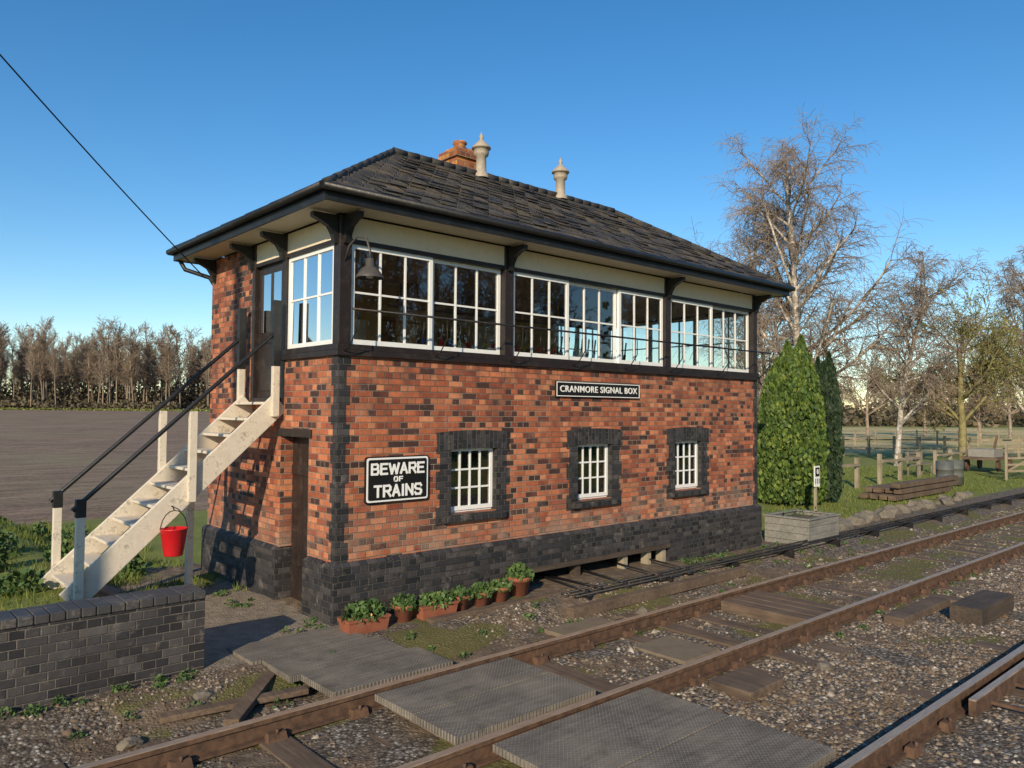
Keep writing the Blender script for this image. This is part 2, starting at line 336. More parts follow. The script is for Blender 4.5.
# ---------------------------------------------------------------- signal box
SB=empty('signal_box')
WIN=[(1.66,2.44),(4.06,4.84),(6.50,7.28)]
b=MB(); T=.3; zp_=.66; zt=3.08
b.box(0,L,0,T,zp_,1.1); b.box(0,L,0,T,1.95,zt)
e=[0]+[q for w_ in WIN for q in w_]+[L]
for i in range(0,len(e),2): b.box(e[i],e[i+1],0,T,1.1,1.95)
b.box(0,T,T,.7,zp_,zt); b.box(0,T,.7,1.48,2.1,zt); b.box(0,T,1.48,2.45,zp_,2.58); b.box(0,T,2.45,D,zp_,4.74)
b.box(T,L,D-T,D,-.3,zt); b.box(L-T,L,T,D-T,-.3,zt)
b.build('brick_walls',RED,SB)
b=MB()
for (x0,x1) in ((-.06,2.7),(6.25,L+.06)): b.box(x0,x1,-.06,T,-.4,.62); 
b.box(2.7,6.25,-.06,T,.24,.62)
b.box(-.06,.29,.3,.7,-.4,.62); b.box(-.06,.29,1.48,D+.06,-.4,.62); b.box(L-.29,L+.06,.3,D+.06,-.4,.62)
def cham(x0,x1,y0,y1): b.box(x0,x1,y0,y1,.62,.668,0,taper=.055)
cham(-.06,L+.06,-.06,.24); cham(-.06,.2,.242,.7); cham(-.06,.2,1.48,D+.06)
b.build('plinth',BLUE,SB)
b=MB()
ch=.0765*3; z=.668; i=0
while z<zt-.01:
    z2=min(z+ch,zt-.002); wq=.10 if i%2 else .15; ws=.15 if i%2 else .10
    b.box(-.005,wq,-.006,.0,z,z2); b.box(-.006,-.0,-.005,ws,z,z2)
    b.box(L-wq,L+.005,-.006,0,z,z2)
    i+=1; z=z2
for (x0,x1) in WIN:
    z=.97;i=0
    while z<1.94:
        z2=min(z+ch,1.95); wq=.18 if i%2 else .24
        b.box(x0-wq,x0+.002,-.006,.12,z,z2); b.box(x1-.002,x1+wq,-.006,.12,z,z2); i+=1; z=z2
b.build('blue_brick_quoins',BLUE,SB)
b=MB()
for (x0,x1) in WIN:
    N=12; xa,xb=x0-.22,x1+.22
    for j in range(N):
        t0=j/N;t1=(j+1)/N; f0=xa+(xb-xa)*t0; f1=xa+(xb-xa)*t1-.006; c0=(x0+x1)/2
        za0=1.93+.03*(1-(2*t0-1)**2); za1=1.93+.03*(1-(2*t1-1)**2)
        P=[(f0,-.012,za0-0.01),(f1,-.012,za1-.01),(f1+(f1-c0)*.04,-.012,za1+.23),(f0+(f0-c0)*.04,-.012,za0+.23)]
        Q=[(q[0],.1,q[2]) for q in P]
        b.poly(P,0,[(q[2]*1.0,q[0]) for q in P]); b.poly([P[3],P[2],Q[2],Q[3]],0); b.poly([P[1],P[0],Q[0],Q[1]],0); b.poly([P[2],P[1],Q[1],Q[2]],0); b.poly([P[0],P[3],Q[3],Q[0]],0)
b.build('window_arches',BLUE,SB)
b=MB()
for (x0,x1) in WIN: b.box(x0-.14,x1+.14,-.07,.1,.99,1.09)
b.build('window_sills',BLUE,SB,bevel=.008)
FRm=MB(); GL=MB()
def sash(axis,u0,u1,d,z0,z1,nc,nr,fw=.055,sgn=1,split=None):
    d0,d1=d,d+.045*sgn
    if d0>d1: d0,d1=d1,d0
    FRm.ax(axis,u0,u0+fw,d0,d1,z0,z1); FRm.ax(axis,u1-fw,u1,d0,d1,z0,z1)
    FRm.ax(axis,u0+fw,u1-fw,d0,d1,z0,z0+fw*1.2); FRm.ax(axis,u0+fw,u1-fw,d0,d1,z1-fw,z1)
    c=(d0+d1)/2; zi0=z0+fw*1.2; zi1=z1-fw
    for i in range(1,nc):
        uc=u0+fw+(u1-u0-2*fw)*i/nc; FRm.ax(axis,uc-.012,uc+.012,c-.016,c+.016,zi0,zi1)
    for i in range(1,nr):
        zc=(zi0+(zi1-zi0)*(split if (split and nr==2) else i/nr)); FRm.ax(axis,u0+fw,u1-fw,c-.012,c+.012,zc-.012,zc+.012)
    for i in range(nc):
        ua=u0+fw+(u1-u0-2*fw)*i/nc; ub=u0+fw+(u1-u0-2*fw)*(i+1)/nc
        for j in range(nr):
            sp_=split if (split and nr==2) else 1/nr
            zA=zi0+(zi1-zi0)*(0 if j==0 else (sp_ if nr==2 else j/nr)); zB=zi0+(zi1-zi0)*(1 if j==nr-1 else (sp_ if nr==2 else (j+1)/nr))
            tl=[random.uniform(-.0025,.0025) for _ in range(3)]; dd=[tl[0],tl[1],tl[1]+tl[2]-tl[0],tl[2]]
            q=[(ua,c+dd[0],zA),(ub,c+dd[1],zA),(ub,c+dd[2],zB),(ua,c+dd[3],zB)]
            if axis=='y': q=[(a[1],a[0],a[2]) for a in q]
            GL.poly(q)
for (x0,x1) in WIN:
    FRm.box(x0,x1,.10,.16,1.09,1.125)
    sash('x',x0,x1,.08,1.126,1.95,4,3,.045)
zs0,zs1=3.225,4.42
def group(axis,u0,u1,n,d,sg,stag=.0,nc=3):
    wd=(u1-u0)/n
    for i in range(n): sash(axis,u0+wd*i+.004,u0+wd*(i+1)-.004,d+(stag if i%2 else 0),zs0,zs1,nc,2,.05,sg,.52)
group('x',.16,2.56,2,.03,1,.05); group('x',2.73,6.2,3,.03,1,.05); group('x',6.38,L-.16,2,.03,1,.05)
group('y',.18,1.40,1,.03,1)
group('y',.18,D-.2,3,L-.03,-1)
group('x',7.4,L-.16,2,D-.03,-1)
FRm.build('window_frames',WHITE,SB); GL.build('window_glazing',GLASS,SB)
b=MB()
b.box(-.05,L+.05,-.05,.12,3.081,3.15); b.box(-.035,L+.035,-.03,.118,3.15,3.222)
b.box(-.05,.12,.121,1.48,3.081,3.15); b.box(-.035,.118,.121,1.478,3.15,3.222)
b.box(L-.12,L+.05,.121,D+.05,3.081,3.221)
b.box(T,L-.12,D-.12,D+.05,3.081,3.221)
for x in (0.0,2.565,6.21,L-.15):
    wv_=.15 if x in(0.0,L-.15) else .16
    b.box(x-(.01 if x==0 else 0),x+wv_,-.012,.14,3.2221,4.74)
b.box(L-.15,L+.012,D-.15,D+.01,3.2221,4.74); b.box(L-.14,L+.011,.1401,.175,3.2221,4.74)
b.box(-.011,.13,1.405,1.50,2.58,4.74); b.box(-.012,.13,2.37,2.449,2.58,4.74)
b.box(.14,L-.14,-.004,.12,4.42,4.475); b.box(-.004,.12,.14,2.4,4.42,4.475)
b.box(.14,L-.14,D-.12,D,4.42,4.74); b.box(L-.12,L,.17,D-.15,4.42,4.475)
b.box(-.02,.13,1.5,2.37,2.52,2.6)
b.build('dark_timber_frame',BROWN,SB,bevel=.006)
b=MB(); b.box(.13,L-.13,.012,.12,4.475,4.74); b.box(.012,.12,.13,2.4,4.476,4.74); b.box(L-.12,L-.012,.17,D-.15,4.476,4.74)
b.build('cream_fascia_panels',CREAM,SB)
b=MB(); b.box(.06,.11,1.502,2.368,2.6,4.42)
for zz in ((2.7,3.25),(3.35,3.4)): b.box(.045,.058,1.6,2.27,zz[0],zz[1])
for yy in (1.6,1.92,2.24): b.box(.040,.0545,yy,yy+.03,3.5,4.3)
b.build('upper_door',DOOR,SB)
q=MB(); q.poly([(.055,1.6,3.5),(.055,2.27,3.5),(.055,2.27,4.3),(.055,1.6,4.3)]); q.build('upper_door_glass',GLASS,SB)
b=MB()
for j in range(5): b.box(.17,.21,.70+j*.156,.70+j*.156+.150,-.1,2.1)
b.box(.15,.17,.72,1.46,.3,.42); b.box(.15,.17,.72,1.46,1.6,1.72)
b.build('lower_door',DOOR,SB); b=MB(); b.box(-.02,.14,.62,1.56,2.1,2.2); b.build('lower_door_lintel',BROWN,SB)
b=MB(); b.box(.31,L-.31,.31,D-.31,2.5,2.6); b.build('operating_floor',FLOORM,SB)
b=MB(); b.box(.14,L-.14,.14,D-.14,4.745,4.755); b.box(.31,7.3,D-.36,D-.02,zt,4.74); b.box(.3,.34,2.5,D-.36,2.6,4.74); b.build('interior_lining',INT,SB)
b=MB(); LV=MB()
for j in range(28):
    x=1.7+j*.16; mi=random.choice([0,0,1,2,0,3]); LV.beam((x,.85,2.6),(x,.72,3.45),.016,.05,mi,up=(1,0,0)); LV.tube([(x,.72,3.45),(x,.69,3.66)],.014,6,4)
LV.build('lever_frame',[REDP,BLACK,paint('blue_paint',(.03,.07,.3)),paint('yellow_paint',(.6,.4,.04)),STEEL],SB)
b.box(1.6,6.4,1.25,1.5,3.95,3.99)
for j in range(8): x=1.8+j*.57; b.box(x,x+.25,1.28,1.46,3.99,4.3)
for x in (1.7,4,6.3): b.tube([(x,1.37,3.99),(x,1.37,4.745)],.012,6)
b.build('instrument_shelf',wood('mahogany',(.12,.04,.02),(.22,.09,.04)),SB)
b=MB(); b.box(.5,1.5,3.2,3.6,2.6,3.5); b.box(1.9,2.5,3.56,3.6,3.3,4.0,1); b.box(2.8,3.1,3.56,3.61,3.4,4.1,0); b.box(3.6,4.6,3.3,3.6,2.6,3.9,0); b.box(4.9,5.5,3.56,3.6,3.5,4.1,1); b.box(6.0,7.1,3.3,3.6,2.6,3.7,0); b.build('cupboard_and_notices',[FLOORM,WHITE],SB)
b=MB(); b.lathe((.6,1.9,2.6),[(0,0),(.12,0),(.12,.02),(.02,.03),(.02,.7),(.14,.72),(.14,.95),(0,.97)],16,0); b.build('red_stool',REDP,SB)
# roof
O=.45; ze=4.93; zr=6.43; run=D/2+O; n=15; b=MB()
def ring(t):
    i=t*run; return (-O+i,L+O-i,-O+i,D+O-i,ze+t*(zr-ze))
for i in range(n):
    x0,x1,y0,y1,z0=ring(i/n); X0,X1,Y0,Y1,Z1=ring((i+1)/n); zz=z0+.020
    A=[(x0,y0),(x1,y0),(x1,y1),(x0,y1)]; B=[(X0,Y0),(X1,Y0),(X1,Y1),(X0,Y1)]
    for s_ in range(4):
        a,c=A[s_],A[(s_+1)%4]; B0,B1=B[s_],B[(s_+1)%4]; ui=0 if s_%2==0 else 1
        r=i+.01; b.poly([(a[0],a[1],zz),(c[0],c[1],zz),(B1[0],B1[1],Z1),(B0[0],B0[1],Z1)],0,[(a[ui]+s_*31,r),(c[ui]+s_*31,r),(B1[ui]+s_*31,r+.9),(B0[ui]+s_*31,r+.9)])
        b.poly([(a[0],a[1],z0-.004),(c[0],c[1],z0-.004),(c[0],c[1],zz),(a[0],a[1],zz)],0,[(a[ui],i+.5),(c[ui],i+.5),(c[ui],i+.51),(a[ui],i+.51)])
rs=random.Random(5)
for _ in range(420):
    i=rs.randint(0,n-2); t=i/n; side=rs.choice([0,0,0,1])
    ins=(t+1/n)*run
    if side==0:
        lo_,hi_=-O+ins+.1,L+O-ins-.4
        if hi_<=lo_: continue
        uc=round(rs.uniform(lo_,hi_)/.27)*.27+(.135 if i%2 else 0); ya=-O+t*run-.012; yb=-O+(t+1/n)*run; zA=ze+t*(zr-ze)+rs.uniform(.024,.031); zB=ze+(t+1/n)*(zr-ze)+.006; w_=.255; k1=rs.uniform(-.003,.003)
        P=[(uc,ya,zA+k1),(uc+w_,ya,zA-k1),(uc+w_,yb,zB),(uc,yb,zB)]
    else:
        lo_,hi_=-O+ins+.1,D+O-ins-.4
        if hi_<=lo_: continue
        uc=round(rs.uniform(lo_,hi_)/.27)*.27; xa=-O+t*run-.012; xb_=-O+(t+1/n)*run; zA=ze+t*(zr-ze)+rs.uniform(.024,.031); zB=ze+(t+1/n)*(zr-ze)+.006
        P=[(xa,uc+.255,zA),(xa,uc,zA),(xb_,uc,zB),(xb_,uc+.255,zB)]
    r0=rs.randint(100,900); b.poly(P,0,[(r0+.02,r0+.1),(r0+.25,r0+.1),(r0+.25,r0+.9),(r0+.02,r0+.9)])
    Pd=[(q[0],q[1],q[2]-.012) for q in P[:2]]; b.poly([Pd[0],Pd[1],P[1],P[0]],0,[(r0+.1,r0+.5)]*4)
b.build('slate_roof',SLATE,SB)
b=MB(); ra=(-O+run,D/2,zr+.02); rb=(L+O-run,D/2,zr+.02)
nn=22
for j in range(nn):
    p0=Vector(ra).lerp(Vector(rb),j/nn); p1=Vector(ra).lerp(Vector(rb),(j+.975)/nn); dz=random.uniform(-.008,.008); b.tube([p0+Vector((0,0,dz)),p1+Vector((0,0,-dz))],.065,8)
for cx,cy,r in ((-O,-O,ra),(-O,D+O,ra),(L+O,-O,rb),(L+O,D+O,rb)):
    for j in range(9):
        p0=Vector((cx,cy,ze-.005)).lerp(Vector(r),j/9); p1=Vector((cx,cy,ze-.005)).lerp(Vector(r),(j+1)/9); b.tube([p0+Vector((0,0,.010)),p1],.045,8)
b.build('ridge_and_hip_tiles',paint('ridge_tile',(.035,.033,.034),.75,.3,(.16,.13,.07),.6),SB)
b=MB(); o=O-.02
b.box(-o,L+o,-o,.0,4.76,4.79); b.box(-o,0,0,D,4.76,4.79); b.box(-o,L+o,D,D+o,4.76,4.79); b.box(L,L+o,0,D,4.76,4.79)
b.build('soffit_boards',CREAM,SB)
b=MB(); g0=O-.01
b.box(-g0-.012,L+g0+.012,-g0-.012,-g0+.012,4.745,4.90); b.box(-g0-.012,-g0+.012,-g0+.0121,D+g0,4.745,4.90); b.box(L+g0-.012,L+g0+.012,-g0+.0121,D+g0,4.745,4.90); b.box(-g0,L+g0,D+g0-.01,D+g0+.012,4.745,4.9)
gp=O+.055
for a,c in (((-gp,-gp),(L+gp,-gp)),((-gp,-gp),(-gp,D+gp)),((L+gp,-gp),(L+gp,D+gp)),((-gp,D+gp),(L+gp,D+gp))):
    b.tube([(a[0],a[1],4.885),(c[0],c[1],4.885)],.045,10)
b.tube([(-.42,D+.42,4.86),(-.3,D+.35,4.62),(.0,D+.12,4.50),(.12,D+.10,4.3),(.12,D+.10,.1)],.034,8)
b.build('gutters_and_bargeboards',BLACK,SB)
b=MB()
def bracket(px,py,dx,dy):
    P=[(0,-.36),(.04,-.36),(.06,-.26),(.12,-.17),(.22,-.12),(.32,-.085),(.32,-.03),(0,-.03)]
    w_=.04; sx,sy=dy,dx
    A=[(px+dx*a+sx*w_,py+dy*a+sy*w_,4.76+c) for a,c in P]; B=[(px+dx*a-sx*w_,py+dy*a-sy*w_,4.76+c) for a,c in P]
    b.poly(A); b.poly(B[::-1])
    for i in range(len(P)): j=(i+1)%len(P); b.poly([A[j],A[i],B[i],B[j]])
for x in (.07,2.645,6.29,L-.07): bracket(x,-.015,0,-1)
for y in (.07,1.45,2.45,3.85): bracket(-.015,y,-1,0)
b.build('eaves_brackets',BLACK,SB)
b=MB()
b.tube([(.0,-.30,3.60),(L,-.30,3.60)],.014,8)
for x in (.05,1.35,2.64,3.9,5.1,6.29,7.7,L-.05): b.tube([(x,-.02,3.12),(x,-.16,3.18),(x,-.30,3.35),(x,-.30,3.60)],.008,6)
b.build('window_cleaning_rail',IRON,SB)
b=MB(); b.box(3.48,3.92,2.3,2.75,6.0,6.80); b.box(3.44,3.96,2.26,2.79,6.80,6.93); b.box(3.48,3.92,2.3,2.75,6.93,7.0,taper=.05); b.lathe((3.7,2.52,6.99),[(.12,0),(.10,.10),(.13,.12),(.12,.15),(.08,.15),(.08,0)],16); b.build('chimney_stack',CHB,SB)
for nm_,cx in (('roof_vent_front',3.72),('roof_vent_rear',5.63)):
    b=MB(); b.lathe((cx,1.95,6.38),[(.13,0),(.13,.06),(.09,.10),(.085,.36),(.12,.38),(.13,.42),(.13,.50),(.165,.50),(.16,.53),(.07,.62),(.05,.64),(.03,.65),(.03,.68),(.042,.705),(.03,.73),(.012,.76),(.0,.82)],20); b.build(nm_,COWL,SB)
b=MB()
b.tube([(.06,-.01,4.2),(.06,-.10,4.36),(.08,-.25,4.45),(.1,-.42,4.40),(.11,-.48,4.25),(.11,-.48,4.16)],.013,8)
b.lathe((.11,-.48,3.96),[(.16,-.02),(.155,0),(.10,.08),(.05,.12),(.045,.2),(.0,.21)],24); b.lathe((.11,-.48,3.945),[(.0,-.01),(.04,0),(.045,.05),(.03,.09)],12,1)
b.build('swan_neck_lamp',[paint('lamp_enamel',(.08,.07,.06),.4),WHITE],SB)
# signs
def text(name,body,size,loc,mat,parent,ext=.004,sx=1.0,bold=.0):
    cu=bpy.data.curves.new(name,'FONT'); cu.body=body; cu.size=size; cu.align_x='CENTER'; cu.align_y='CENTER'; cu.extrude=ext; cu.offset=bold; cu.resolution_u=6
    o_=bpy.data.objects.new(name,cu); o_.location=loc; o_.rotation_euler=(math.pi/2,0,0); o_.scale=(sx,1,1); cu.materials.append(mat); SC.collection.objects.link(o_); o_.parent=parent; return o_
SIGNB=paint('sign_black_enamel',(.010,.010,.011),.35,.1,(.05,.04,.03),.2,.05); SIGNW=paint('sign_white_paint',(.82,.82,.80),.4,.05,(.4,.35,.3),.2,.05)
N1=empty('name_board_sign')
b=MB(); b.box(3.55,5.50,-.035,-.012,2.66,2.90); b.build('board',SIGNB,N1,bevel=.005)
b=MB()
for a in ((3.565,5.485,2.672,2.684),(3.565,5.485,2.876,2.888)): b.box(a[0],a[1],-.042,-.036,a[2],a[3])
for a in ((3.565,3.577),(5.473,5.485)): b.box(a[0],a[1],-.042,-.036,2.6845,2.8755)
b.build('border',SIGNW,N1); t_=text('lettering','CRANMORE SIGNAL BOX',.135,(4.525,-.040,2.78),SIGNW,N1,sx=1.05,bold=.0015); t_.data.space_character=1.12
def rrect(x0,x1,z0,z1,r,y):
    P=[]
    for cx,cz,a0 in ((x1-r,z1-r,0),(x0+r,z1-r,90),(x0+r,z0+r,180),(x1-r,z0+r,270)):
        for k_ in range(5): a=math.radians(a0+k_*22.5); P.append((cx+r*math.cos(a),y,cz+r*math.sin(a)))
    return P
def plate(mb,x0,x1,z0,z1,r,ya,yb,mi=0):
    A=rrect(x0,x1,z0,z1,r,ya); B=rrect(x0,x1,z0,z1,r,yb); mb.poly(A[::-1],mi); mb.poly(B,mi)
    for i in range(len(A)): j=(i+1)%len(A); mb.poly([A[i],B[i],B[j],A[j]],mi)
N2=empty('beware_of_trains_sign'); b=MB(); plate(b,.36,1.28,1.325,1.885,.035,-.035,-.010,0); plate(b,.375,1.265,1.34,1.87,.03,-.039,-.0351,1); plate(b,.397,1.243,1.362,1.848,.025,-.043,-.0391,0)
b.build('plate',[SIGNB,SIGNW],N2)
def castletters(mb,word,cx,zc,H,W,gap,y0,y1,st):
    S={'B':[((0,0),(0,1)),((0,1),(.75,1)),((0,.52),(.8,.52)),((0,0),(.8,0)),((.75,1),(.93,.88)),((.93,.88),(.93,.64)),((.93,.64),(.8,.52)),((.8,.52),(1,.38)),((1,.38),(1,.14)),((1,.14),(.8,0))],
    'E':[((0,0),(0,1)),((0,1),(.95,1)),((0,.52),(.8,.52)),((0,0),(.95,0))],'W':[((-.08,1),(.2,0)),((.2,0),(.5,.85)),((.5,.85),(.8,0)),((.8,0),(1.08,1))],
    'A':[((0,0),(.5,1)),((.5,1),(1,0)),((.2,.33),(.8,.33))],'R':[((0,0),(0,1)),((0,1),(.8,1)),((.8,1),(1,.86)),((1,.86),(1,.62)),((1,.62),(.8,.48)),((0,.48),(.8,.48)),((.5,.48),(1,0))],
    'T':[((0,1),(1,1)),((.5,1),(.5,0))],'I':[((.5,0),(.5,1))],'N':[((0,0),(0,1)),((0,1),(1,0)),((1,0),(1,1))],
    'S':[((1,.84),(.82,1)),((.82,1),(.18,1)),((.18,1),(0,.84)),((0,.84),(0,.66)),((0,.66),(.18,.54)),((.18,.54),(.82,.46)),((.82,.46),(1,.34)),((1,.34),(1,.16)),((1,.16),(.82,0)),((.82,0),(.18,0)),((.18,0),(0,.16))],
    'O':[((0,.18),(0,.82)),((0,.82),(.2,1)),((.2,1),(.8,1)),((.8,1),(1,.82)),((1,.82),(1,.18)),((1,.18),(.8,0)),((.8,0),(.2,0)),((.2,0),(0,.18))],'F':[((0,0),(0,1)),((0,1),(.95,1)),((0,.52),(.8,.52))]}
    wf={'I':.25,'W':1.3}; ws=[W*wf.get(c,1) for c in word]; tot=sum(ws)+gap*(len(word)-1); x=cx-tot/2; ii=0
    for c,w_ in zip(word,ws):
        for (a,b2) in S[c]:
            off=(ii%7)*.0002; ii+=1
            A=Vector((x+w_*a[0],(y0+y1)/2-off,zc-H/2+H*a[1])); Bq=Vector((x+w_*b2[0],(y0+y1)/2-off,zc-H/2+H*b2[1])); d=(Bq-A).normalized()*st*.42
            mb.beam(A-d,Bq+d,st,y1-y0,0,up=(0,1,0))
        x+=w_+gap
b=MB(); castletters(b,'BEWARE',.82,1.735,.118,.088,.040,-.052,-.0435,.026); castletters(b,'OF',.82,1.607,.052,.045,.03,-.052,-.0435,.014); castletters(b,'TRAINS',.82,1.468,.125,.090,.040,-.052,-.0435,.027)
b.build('cast_letters',SIGNW,N2)
b=MB(); b.box(2.72,6.23,-.10,.2,.17,.238,0); 
for x in (2.9,4.0,5.1,5.7,6.1): b.box(x,x+.09,-.04,.1,-.3,.17,1 if x>5 else 0)
b.box(2.7,6.25,.5,.52,-.4,.3,2)  # black sheet behind the plinth opening, stands in for the shade inside
b.build('rodding_exit_timbers_and_shade_sheet',[BAULK,paint('dull_cream',(.35,.30,.22)),BLACK],SB)

# ---------------------------------------------------------------- staircase
ST=empty('timber_staircase'); xb,xt=-2.36,-.02; zb0,zt0=.33,2.60; sl=(zt0-zb0)/(xt-xb); yn,yf=1.44,2.42
b=MB()
for y in (yn,yf):
    b.beam((xb-.06,y,zb0-.0),(xt-.02,y,zt0-.06),.05,.27)
NS=11
for i in range(NS):
    x=xb+(xt-xb)*(i+.5)/NS; z=zb0+(zt0-zb0)*(i+1)/NS-.06
    b.box(x-.14,x+.13,yn+.026,yf-.026,z-.035,z)
for y in (yn,yf):
    yy=y+(-.06 if y==yn else .06)
    for x in (xb+.02,xb+1.2):
        zg_=zb0+sl*(x-xb); z0_=zb0-.15 if x<-2.2 else zg_-.16
        b.box(x-.045,x+.045,yy-.035,yy+.035,z0_,zg_+.92)
    b.box(xt-.16,xt-.07,yy-.035,yy+.035,2.35,3.0)
b.build('stringers_treads_posts',STAIRW,ST,bevel=.006)
b=MB()
for y in (yn,yf):
    yy=y+(-.06 if y==yn else .06)
    b.tube([(xb-.06,yy,zb0+1.0),(xt-.1,yy,zt0+.86)],.026,10)
    b.box(xb+.02-.05,xb+.02+.05,yy-.04,yy+.04,zb0+.921,zb0+1.12); b.box(xt-.165,xt-.065,yy-.04,yy+.04,3.001,3.85)
b.build('handrails_and_caps',BLACK,ST,bevel=.004)
b=MB(); b.box(-.85,-.77,yf-.04,yf+.04,-.1,1.7); b.build('support_post',STAIRW,ST)
BK=empty('fire_bucket'); b=MB(); bx,by=-1.38,1.30
b.lathe((bx,by,.74),[(.0,.0),(.10,.0),(.105,.01),(.148,.30),(.155,.305),(.155,.315),(.142,.315),(.10,.02),(0,.02)],28); b.build('pail',REDP,BK)
b=MB(); b.tube([(bx-.15,by,1.04)]+[(bx-.15*math.cos(a),by,1.04+.22*math.sin(a)) for a in np.linspace(.2,math.pi-.2,9)]+[(bx+.15,by,1.04)],.006,6); b.tube([(bx,by,1.26),(bx,by+.06,1.30),(bx,by+.10,1.30)],.008,6); b.build('handle',IRON,BK)

# ---------------------------------------------------------------- low brick wall
LW=empty('low_brick_wall'); b=MB(); b.box(-9,-1.69,-.557,-.22,-.5,.64); b.build('brickwork',BLUEW,LW)
b=MB()
x=-9
while x<-1.7:
    b.box(x,min(x+.112,-1.68),-.575+random.uniform(-.004,.004),-.20,.641,.716+random.uniform(-.004,.004)); x+=.118
b.build('coping',paint('coping_brick',(.06,.057,.058),.65,.35,(.18,.15,.11),.7,scale=5),LW,bevel=.008)

# ---------------------------------------------------------------- railway track
def track(ya,yb,x0,x1,name):
    E=empty(name)
    b=MB()
    for y in (ya,yb):
        for (w0,w1,za_,zb__,mi) in ((.07,.07,-.165,-.145,0),(.012,.012,-.145,-.04,0),(.035,.035,-.04,-.006,0)):
            b.box(x0,x1,y-w0,y+w0,za_,zb__,mi)
        b.box(x0,x1,y-.033,y+.033,-.006,0,1)
    b.build('rails',[RUST,STEEL],E)
    b=MB(); c=MB()
    x=x0
    while x<min(x1,90):
        dx=random.uniform(-.03,.03); m=(ya+yb)/2
        b.box(x+dx,x+.25+dx,m-1.3,m+1.3,-.30,-.17+random.uniform(-.022,.010))
        if x<40:
            for y in (ya,yb):
                for s_ in (-1,1):
                    c.box(x+dx+.04,x+dx+.21,y+s_*.085-.045,y+s_*.085+.045,-.172,-.10,0,taper=.015)
                    c.tube([(x+dx+.125,y+s_*.11,-.11),(x+dx+.125,y+s_*.11,-.07)],.014,6)
        x+=.72
    b.build('sleepers',SLEEP,E,bevel=.008); c.build('chairs',RUST,E)
track(-2.1,-3.535,-40,400,'railway_track'); track(-5.52,-6.955,-40,400,'railway_track')
b=MB()
b.box(3.0,14,-5.70,-5.64,-.15,-.02,0); b.box(3.0,14,-5.698,-5.642,-.02,-.008,1)
for x in (3.4,4.1,4.8,5.5): b.beam((x,-5.6,-.12),(x+.05,-6.9,-.12),.04,.03,0)
b.build('check_rail',[RUST,STEEL])
def boards(x0,x1,y0,y1,top,name,skew=0,mat=BOARD,n=4,th=.06):
    b=MB(); w_=(y1-y0)/n
    for i in range(n):
        a=y0+w_*i; sk_=skew*(i+.5)/n; j=random.uniform(-.004,.004); b.box(x0+sk_,x1+sk_,a+.003,a+w_-.003,top-th+j,top+j)
    b.box(x0+.15,x0+.25,y0,y1,top-.25,top-th-.006); b.box(x1-.3,x1-.2,y0,y1,top-.25,top-th-.006)
    return b.build(name,mat,bevel=.004)
boards(-1.05,.25,-1.98,-.12,.0,'crossing_boards',-.3,n=3)
boards(-.85,.70,-3.40,-2.24,.0,'crossing_boards',-.0,n=2)
boards(-.65,1.15,-5.36,-3.66,.0,'crossing_boards',-.1,n=2)
boards(-.3,1.2,-6.8,-5.78,.0,'crossing_boards',0,n=2)
b=MB(); b.beam((-1.9,-1.75,-.12),(-1.2,-.95,-.08),.13,.06); b.beam((-2.3,-1.25,-.13),(-1.1,-1.5,-.10),.12,.05); b.build('loose_planks',SLEEP,bevel=.006)
b=MB(); b.box(6.3,7.6,-4.75,-4.38,-.2,.03); b.build('timber_baulk',BAULK,bevel=.01)
b=MB(); b.box(2.3,2.95,-3.2,-2.5,-.2,-.145); b.box(2.0,2.9,-1.85,-1.4,-.22,-.14); b.build('concrete_slab',paint('concrete',(.20,.155,.105),.9,.3,(.12,.11,.04),.8),bevel=.01)
b=MB(); 
for i in range(4): b.box(4.5+i*.24,4.5+i*.24+.22,-3.45,-2.2,-.2,-.05)
b.build('sleeper_panel',SLEEP,bevel=.006)
b=MB(); b.box(1.9,2.5,-4.2,-3.75,-.2,-.10); b.box(5.6,7.2,-4.1,-3.85,-.2,-.09); b.build('timber_offcut',SLEEP,bevel=.01)
b=MB()
for y in (-.72,-.84,-.96): b.tube([(3.0,y,.0),(90,y,.0)],.016,6)
for y in (-.9,-.84): b.tube([(3.6,y,.02),(3.6,.4,.02)],.016,6)
for x in np.arange(3.2,40,1.8): b.box(x,x+.06,-1.03,-.65,-.16,-.02)
for x in (3.3,4.1,4.9,5.6): b.tube([(x,-.9,.02),(x+.25,.5,.03)],.014,6); b.lathe((x,-.9,-.05),[(.0,.0),(.09,.0),(.09,.04),(.03,.05),(.03,.1),(0,.1)],12)
b.build('point_rodding',IRON)
b=MB(); b.box(2.6,6.6,-1.32,-1.18,-.15,-.02); b.box(.9,3.2,-.66,-.54,-.1,-.0); b.build('rodding_timber',SLEEP,bevel=.008)

# ---------------------------------------------------------------- leaf masses
def leaves(P,size,up=.3):
    P=np.asarray(P,float); N=len(P); d=np.random.normal(size=(N,3)); d[:,2]+=up*2; d/=np.linalg.norm(d,axis=1)[:,None]
    e=np.cross(d,np.random.normal(size=(N,3))); e/=np.linalg.norm(e,axis=1)[:,None]
    s=size*np.random.uniform(.6,1.4,(N,1))
    V=np.stack([P-d*s*.5,P+e*s*.32,P+d*s*.5,P-e*s*.32],1).reshape(-1,3)
    Fq=np.arange(4*N).reshape(N,4); return V,Fq,np.repeat(np.random.rand(N),4)
def leafobj(name,P,size,mat,parent=None,up=.3):
    V,Fq,a=leaves(P,size,up); return npmesh(name,V,Fq,mat,parent,a)
def clump(c,r,hh_,n):
    P=np.random.normal(size=(n,3)); P/=np.linalg.norm(P,axis=1)[:,None]; P*=np.random.uniform(.3,1,(n,1))**.5; P[:,2]=np.abs(P[:,2])
    return P*np.array([r,r,hh_])+np.array(c)
